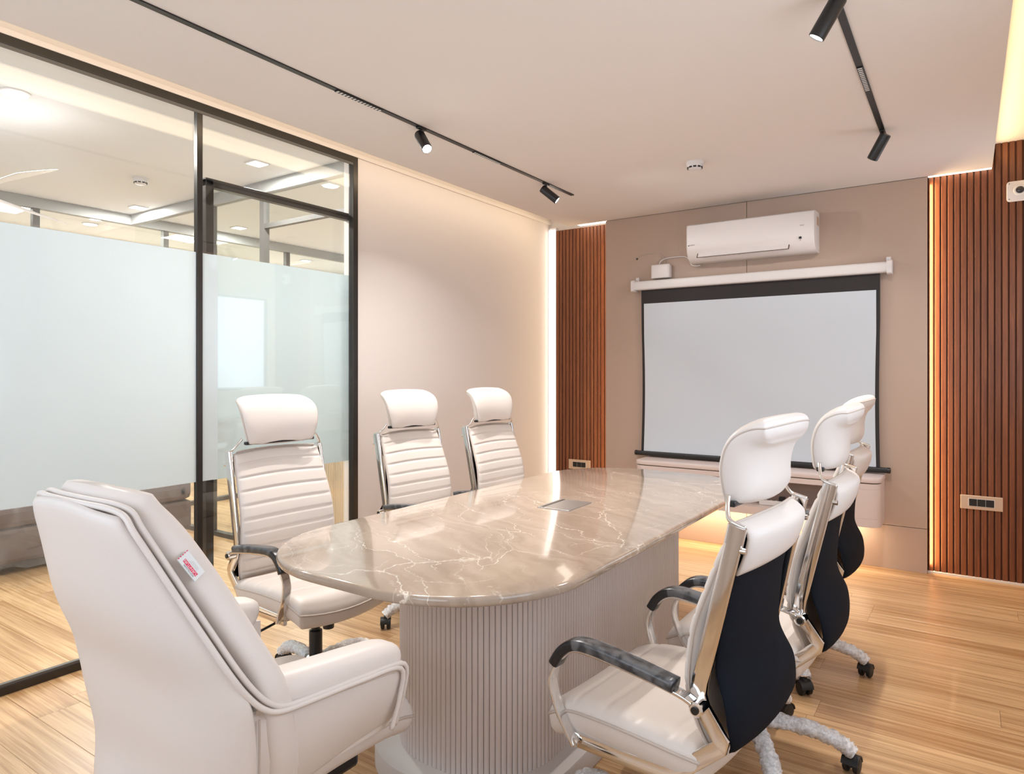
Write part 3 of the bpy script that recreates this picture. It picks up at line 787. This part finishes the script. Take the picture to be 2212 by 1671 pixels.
obj('display_window', B(.352, .368, -.206, -.198, .085, .099), M['black'], t)
obj('sensor_dot', B(.358, .362, -.204, -.196, .075, .079), M['greyprint'], t)
obj('rating_sticker', B(aw/2-.001, aw/2+.0008, -.10, -.02, .19, .25), M['plate'], t)
for s, x, z, sz in (('DAIKIN', -.398, .118, .011), ('FTKV', .372, .175, .012)):
    tx = text_bm(s, sz, .0006); bmesh.ops.rotate(tx, verts=tx.verts, cent=(0, 0, 0), matrix=Matrix.Rotation(PI/2, 3, 'X'))
    for v in tx.verts: v.co += Vector((x, -.2055, z))
    obj('brand_print', tx, M['greyprint'], t)
bm = bmesh.new(); vs = [bm.verts.new(p) for p in ((-.432, -.2055, .113), (-.425, -.2055, .124), (-.423, -.2055, .113))]; bm.faces.new(vs); bmesh.ops.solidify(bm, geom=bm.faces[:], thickness=.0005)
obj('brand_emblem', bm, M['greyprint'], t)

t = thing('projection_screen', 'pull-down projection screen with black border hanging on the back wall', 'screen', (-1.335, YP, 2.012))
bm = bmesh.new(); loops(bm, [[(x, -.055+a, b) for a, b in rrect(.036, .036, .016, 4)] for x in (-.90, .90)]); obj('case', bm, M['whitemetal'], t, smooth=True)
for s in (-1, 1):
    bm = bmesh.new(); loops(bm, [[(s*x, -.052+a, b) for a, b in rrect(.042, .046, .014, 4)] for x in (.895, .925)]); obj('end_cap', bm, M['white'], t, smooth=True)
    obj('hanger', B(s*.90-.014, s*.90+.014, -.02, -.0005, .02, .075, .003), M['white'], t)
    obj('hanger_nail', lathe(bmesh.new(), [(.003, -.012), (.005, -.012), (.005, -.0005)], 10, 'y', (s*.90, 0, .066)), M['chrome'], t)
def fabric(x0f, x1f, z0, z1, dy, nz=24, nx=10):
    rings = []
    for j in range(nz+1):
        u = j/nz; z = z0+(z1-z0)*u; g = [(x0f(u)+(x1f(u)-x0f(u))*i/nx, 2*i/nx-1) for i in range(nx+1)]
        yy = lambda q: -.048+dy+.010*math.sin(PI*min(1, max(0, (z+1.337)/1.303)))*q*q
        rings.append([(x, yy(q), z) for x, q in g]+[(x, yy(q)+.0012, z) for x, q in g[::-1]])
    bm = bmesh.new(); loops(bm, rings); return bm
inn = lambda u: .022*math.exp(-((u-.10)/.10)**2)*0+.012*math.sin(PI*min(1, u*1.3))*.6
obj('black_border', fabric(lambda u: -.853+inn(u), lambda u: .853-inn(u), -1.337, -.034, 0), M['blackfab'], t, smooth=True)
obj('screen_sheet', fabric(lambda u: -.830+inn(u), lambda u: .830-inn(u), -1.332, -.145, -.0035), M['screen'], t, smooth=True)
bm = bmesh.new(); loops(bm, [[(x, -.050+a, -1.350+b) for a, b in rrect(.013, .018, .010, 4)] for x in (-.895, .905)]); obj('bottom_bar', bm, M['black'], t, smooth=True)
for s in (-1, 1): obj('bar_cap', lathe(bmesh.new(), [(.012, s*.89), (.020, s*.892), (.020, s*.908), (.012, s*.912)], 14, 'x', (0.005, -.050, -1.350)), M['blackpl'], t, smooth=True)

t = thing('drain_pump_box', 'small white box with a cable resting above the left end of the screen case', 'box', (-2.02, YP, 2.062))
bm = bmesh.new(); slab(bm, [(a, -.040+b) for a, b in rrect(.078, .039, .022, 4)], 0, .108, .008, 3); obj('housing', bm, M['white'], t, smooth=True)
tag(obj('cable', sweep(bmesh.new(), catmull([(-2.035, YP-.04, 2.175), (-2.03, YP-.03, 2.20), (-1.99, YP-.012, 2.222), (-1.90, YP-.012, 2.226), (-1.84, YP-.012, 2.222), (-1.805, YP-.012, 2.20), (-1.78, YP-.02, 2.152), (-1.74, YP-.04, 2.138), (-1.70, YP-.05, 2.137)], 6), circ(.0045, 7)), M['white'], smooth='all'), 'white cable from the small box to the air conditioner', 'cable')
tag(obj('cable', sweep(bmesh.new(), catmull([(-2.00, YP-.03, 2.174), (-2.00, YP-.015, 2.20), (-2.03, YP-.010, 2.25), (-2.10, YP-.008, 2.275), (-2.20, YP-.006, 2.268), (-2.235, YP-.004, 2.25)], 6), circ(.0028, 6)), M['piping'], smooth='all'), 'thin beige cable arching from the small box to a dark hole in the wall', 'cable')
tag(obj('wall_hole_plug', lathe(bmesh.new(), [(.004, -.004), (.009, -.003), (.009, -.0002)], 12, 'y', (-2.245, YP, 2.243)), M['joint']), 'small dark plug in the back wall at the end of the thin cable', 'plug')

# floating console
t = thing('floating_console', 'wall-hung beige console with rounded ends and open niche under the screen', 'console', (-1.30, YP, 0))
def con_out(dx, dd, r): # outline with back on the wall, rounded front corners
    hx = .845+dx; d = .30+dd; pts = []
    for cx, a0 in ((hx-r, -90), (-hx+r, 180)):
        if a0 == -90:
            for k in range(9): a = math.radians(-90+90*k/8); pts.append((cx+r*math.cos(a), -d+r+r*math.sin(a)))
            pts.append((hx, -.001)); pts.append((-hx, -.001))
        else:
            for k in range(9): a = math.radians(180+90*k/8); pts.append((cx+r*math.cos(a), -d+r+r*math.sin(a)))
    return pts
bm = bmesh.new(); slab(bm, con_out(0, 0, .07), .603, .634, .004, 2); obj('top_slab', bm, M['console'], t, smooth=True)
bm = bmesh.new(); slab(bm, con_out(-.012, -.012, .06), .596, .604); obj('shadow_gap', bm, M['joint'], t)
bm = bmesh.new(); slab(bm, con_out(-.004, -.004, .07), .562, .597); obj('top_rail', bm, M['console'], t, smooth=True)
bm = bmesh.new(); slab(bm, con_out(-.004, -.004, .07), .318, .372); obj('bottom_shelf', bm, M['console'], t, smooth=True)
full = con_out(-.004, -.004, .07)
rt = [p for p in full if p[0] > .66]; rt = rt[:-1]+[(.841, -.001), (.67, -.001), (.67, -.296)]
bm = bmesh.new(); loops(bm, [[(x, y, z) for x, y in rt] for z in (.3725, .5615)]); obj('end_post', bm, M['console'], t, smooth=True)
lt = [(-x, y) for x, y in rt][::-1]; lt = [(x if x < -.7 else -.74, y) for x, y in lt]
bm = bmesh.new(); loops(bm, [[(x, y, z) for x, y in lt] for z in (.3725, .5615)]); obj('end_post', bm, M['console'], t, smooth=True)
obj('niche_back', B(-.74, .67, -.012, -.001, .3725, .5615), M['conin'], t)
t = thing('power_strip', 'small white power strip with black plug inside the console niche', 'power strip', (-1.13, 4.98, .3725), .1)
obj('strip_body', B(-.10, .10, -.025, .025, 0, .035, .006), M['white'], t)
for k in range(5): obj('socket', B(-.08+k*.034, -.062+k*.034, -.012, .012, .035, .0362), M['greyprint'], t)
obj('plug', B(.03, .075, -.018, .018, .036, .066, .006), M['blackpl'], t)

def switch(name, label, loc, wdt, cat, n):
    t = thing(name, label, cat, loc)
    obj('plate', B(-wdt/2, wdt/2, -.009, 0, -.044, .044, .003), M['plate'], t)
    obj('surround', B(-wdt*.31, wdt*.31, -.0100, -.008, -.0245, .0245), M['whitemetal'], t)
    for k in range(n):
        x0 = -wdt*.30+k*wdt*.6/n; obj('module', B(x0+.001, x0+wdt*.6/n-.001, -.0125, -.009, -.0225, .0225, .001, 1), M['black'], t)
switch('socket_plate', 'beige metal socket plate with black modules on the right slat wall', (.075, YP+.049, .487), .222, 'socket', 3)
switch('socket_plate', 'beige metal socket plate low on the left slat wall behind the table', (-2.915, YB-.056, .475), .222, 'socket', 3)
t = thing('security_camera', 'white square security camera plate with round lens high on the right slats', 'camera', (.265, YP+.049, 2.435))
bm = bmesh.new(); loops(bm, [[(a*k, y, b*k) for a, b in rrect(.062, .062, .018, 4)] for y, k in ((0, 1), (-.012, 1), (-.016, .94))]); obj('mount_plate', bm, M['white'], t, smooth=True)
obj('lens_ring', lathe(bmesh.new(), [(.030, -.016), (.034, -.030), (.030, -.040), (.02, -.040)], 24, 'y', (.004, 0, 0)), M['whitemetal'], t, smooth=True)
obj('lens', lathe(bmesh.new(), [(.022, -.0395), (.020, -.044), (.010, -.048), (.001, -.049)], 20, 'y', (.004, 0, 0)), P('dark_lens', (.03, .03, .035), .1), t, smooth=True)
for a, b in ((-1, -1), (-1, 1), (1, -1), (1, 1)): obj('screw', lathe(bmesh.new(), [(.0015, -.0175), (.004, -.0172), (.004, -.015)], 8, 'y', (a*.048, 0, b*.048)), M['greyprint'], t)

# ------------------------------------------------------------------ ceiling: tracks, lamps, detectors
def track(x, y0, y1, label, cells):
    t = thing('light_track', label, 'track', (x, y0, ZC))
    obj('channel', B(-.013, .013, 0, y1-y0, -.006, .0), M['black'], t)
    for ya, yb_, n in cells:
        hs = obj('grille_module', B(-.012, .012, ya-y0, yb_-y0, -.010, -.006, .001, 1), M['black'], t)
        st = (yb_-ya)/n
        for k in range(n):
            yc = ya-y0+(k+.5)*st; obj('grille_lens', B(-.0085, .0085, yc-st*.22, yc+st*.22, -.0108, -.0098), M['grille'], hs)
        l = bpy.data.lights.new('grille_beam', 'AREA'); l.shape = 'RECTANGLE'; l.size = .018; l.size_y = yb_-ya; l.energy = 11; l.color = WHITE; l.spread = 2.2  # fill lamp added below the grille to brighten the far end
        link(bpy.data.objects.new('grille_beam', l), t, (0, (ya+yb_)/2-y0, -.0125))
    return t
def spot(x, y, dx, dz, label, bright, power, cone=60, dy=0.0):
    t = thing('track_spotlight', label, 'spotlight', (x, y, ZC-.006), 0, 'black track spotlights')
    obj('stem', lathe(bmesh.new(), [(.006, -.042), (.006, 0)], 10), M['black'], t)
    obj('adapter', B(-.011, .011, -.03, .03, -.008, 0, .002), M['black'], t)
    d = Vector((dx, dy, dz)).normalized(); q = d.to_track_quat('Z', 'Y').to_euler()
    c = Vector((0, 0, -.052))
    bd = obj('lamp_body', lathe(bmesh.new(), [(.026, -.035), (.0275, -.030), (.0275, .098), (.0255, .100), (.0235, .100), (.0235, .090)], 24, cap=True), M['black'], t, c, q, smooth=True)
    obj('lens', lathe(bmesh.new(), [(.0232, .0905), (.0232, .0965)], 24), M['lensbright' if bright else 'lens'], bd, smooth=True)
    l = bpy.data.lights.new('spot_beam', 'SPOT'); l.energy = power; l.spot_size = math.radians(cone); l.spot_blend = .6; l.shadow_soft_size = .022; l.color = WHITE
    o = bpy.data.objects.new('spot_beam', l); link(o, bd, (0, 0, .104), (PI, 0, 0))
track(-2.35, 0.9, 4.246, 'long black recessed light track on the left of the ceiling', [(2.06, 2.34, 14), (3.08, 3.34, 14)])
track(-.37, 1.5, 4.15, 'black recessed light track on the right of the ceiling', [(3.12, 3.40, 14)])
spot(-2.35, 2.63, .62, -.75, 'brightly lit black spotlight halfway along the left track', True, 42, 85, -.25)
spot(-2.35, 3.88, .72, -.66, 'black spotlight near the far end of the left track', False, 15, 120, .35)
spot(-.37, 2.46, -.50, -.80, 'black spotlight cut by the top edge of the photo on the right track', False, 9, 70)
spot(-.37, 4.02, -.52, -.82, 'black spotlight at the far end of the right track', False, 17, 120, .35)
def detector(loc, label):
    t = thing('smoke_detector', label, 'smoke detector', loc)
    obj('base', lathe(bmesh.new(), [(.052, 0), (.052, -.014), (.048, -.018)], 28), M['white'], t, smooth=True)
    obj('head', lathe(bmesh.new(), [(.047, -.018), (.047, -.030), (.036, -.044), (.020, -.048), (.001, -.048)], 28), M['white'], t, smooth=True)
    for k in range(10):
        a = 2*PI*k/10; obj('vent_slot', B(.0395, .0455, -.009, .009, -.040, -.031), M['black'], t, rot=(0, 0, a))
detector((-1.368, 4.0, ZC), 'white round smoke detector on the meeting room ceiling')
detector((-5.07, 2.58, ZU), 'white smoke detector on the hall ceiling seen through the glass')
HL = [(-4.046, 1.426, 'round hall downlight high in the left glass pane', 0), (-4.034, 2.841, 'square hall downlight above the glass door', 1), (-5.974, 3.018, 'hall downlight below the hall smoke detector', 1),
      (-7.03, 3.10, 'hall downlight seen left of the mullion near the far cream wall', 0), (-5.989, 4.008, 'hall downlight seen inside the door frame', 1), (-7.059, 4.113, 'small far hall downlight just left of the mullion', 1), (-7.05, 5.674, 'farthest hall downlight at the right of the door pane', 1)]
for x, y, lab, sq in HL:
    t = thing('downlight', lab, 'ceiling light', (x, y, ZU), 0, 'downlights in the hall')
    if sq:
        obj('trim', B(-.062, .062, -.062, .062, -.008, 0, .003), M['whitemetal'], t); obj('lens', B(-.05, .05, -.05, .05, -.0095, -.0075), M['downlens'], t)
    else:
        obj('trim', lathe(bmesh.new(), [(.070, 0), (.070, -.006), (.060, -.009)], 28), M['whitemetal'], t, smooth=True); obj('lens', lathe(bmesh.new(), [(.058, -.009), (.058, -.0105)], 28), M['downlens'], t)
    l = bpy.data.lights.new('downlight_beam', 'AREA'); l.shape = 'DISK'; l.size = .1; l.energy = 25; l.color = (1, .97, .94)
    link(bpy.data.objects.new('downlight_beam', l), t, (0, 0, -.014))
t = thing('panel_light', 'large square light panel on the far left of the hall ceiling', 'ceiling light', (-6.80, 2.22, ZU))
obj('frame', B(-.3, .3, -.3, .3, -.012, 0, .003), M['whitemetal'], t); obj('diffuser', B(-.28, .28, -.28, .28, -.014, -.011), M['downlens'], t)
t = thing('ceiling_fan', 'white ceiling fan in the hall with one blade seen at the left', 'fan', (-4.92, 1.50, ZU), .08)
obj('rod', lathe(bmesh.new(), [(.05, 0), (.04, -.04), (.012, -.05), (.012, -.28)], 16), M['white'], t, smooth=True)
obj('motor', lathe(bmesh.new(), [(.03, -.26), (.10, -.28), (.11, -.33), (.10, -.37), (.03, -.39)], 24), M['white'], t, smooth=True)
bm = bmesh.new()
def fmap2(a, b, th): return Vector((.46+b*.36, a*(.095+.02*b)-.0, -.355+.040*a+th))
pillow(bm, 10, 16, fmap2, lambda a, b: .005, lambda a, b: .005, k=.35, pw=10)
b0 = obj('blade', bm, M['white'], t, smooth='all')
for k in (1, 2): twin(b0, t, rot=(0, 0, 2*PI*k/3))

# ------------------------------------------------------------------ furniture in the hall
t = thing('wrapped_sofa', 'brown sofa under plastic wrapping in the hall behind the glass', 'sofa', (-5.45, 1.75, 0))
obj('seat_base', B(-.38, .32, -1.25, 1.27, .07, .30, .03), M['sofa'], t)
for k in range(3): obj('seat_cushion', B(-.25, .33, -1.20+k*.82, -.40+k*.82, .302, .44, .04), M['sofa'], t)
obj('backrest', B(-.42, -.22, -1.25, 1.27, .30, .86, .05), M['sofa'], t)
for s in (-1.24, 1.12): obj('arm', B(-.38, .33, s, s+.15, .30, .64, .05), M['sofa'], t)
for a in (-.3, .26):
    for b in (-1.18, 1.18): obj('leg', B(a-.03, a+.03, b-.03, b+.03, 0, .07), M['blackpl'], t)
bm = bmesh.new(); rnd = random.Random(5)
prof = [(.36, .05), (.355, .20), (.36, .33), (.35, .47), (.20, .50), (-.05, .50), (-.18, .62), (-.20, .88)]
rows = []
for j in range(40):
    yy = -1.30+j*2.62/39; rows.append([bm.verts.new((x+rnd.uniform(-.012, .012), yy, z+rnd.uniform(-.014, .014))) for x, z in prof])
for a, b in zip(rows, rows[1:]):
    for i in range(len(prof)-1): bm.faces.new((a[i], a[i+1], b[i+1], b[i]))
obj('plastic_sheet', bm, M['sheet'], t, smooth='all')
t = thing('fluted_counter', 'beige fluted counter in the hall beyond the glass door', 'counter', (-4.35, 4.15, 0))
obj('counter_core', B(-.42, .42, -.18, .2, 0, .98), M['beigefl'], t)
obj('counter_top', B(-.46, .46, -.23, .24, .98, 1.02, .005), M['plinth'], t)
bm = bmesh.new(); loops(bm, [[(a, -.178-b, z) for a, b in prof_] for z in (0, .98) for prof_ in ([(.009*math.cos(PI*k/5), .012*math.sin(PI*k/5)) for k in range(6)],)])
r0 = obj('flute', bm, M['beigefl'], t, (-.41, 0, 0), smooth=True)
x = -.41+.022
while x < .42: twin(r0, t, (x, 0, 0)); x += .022
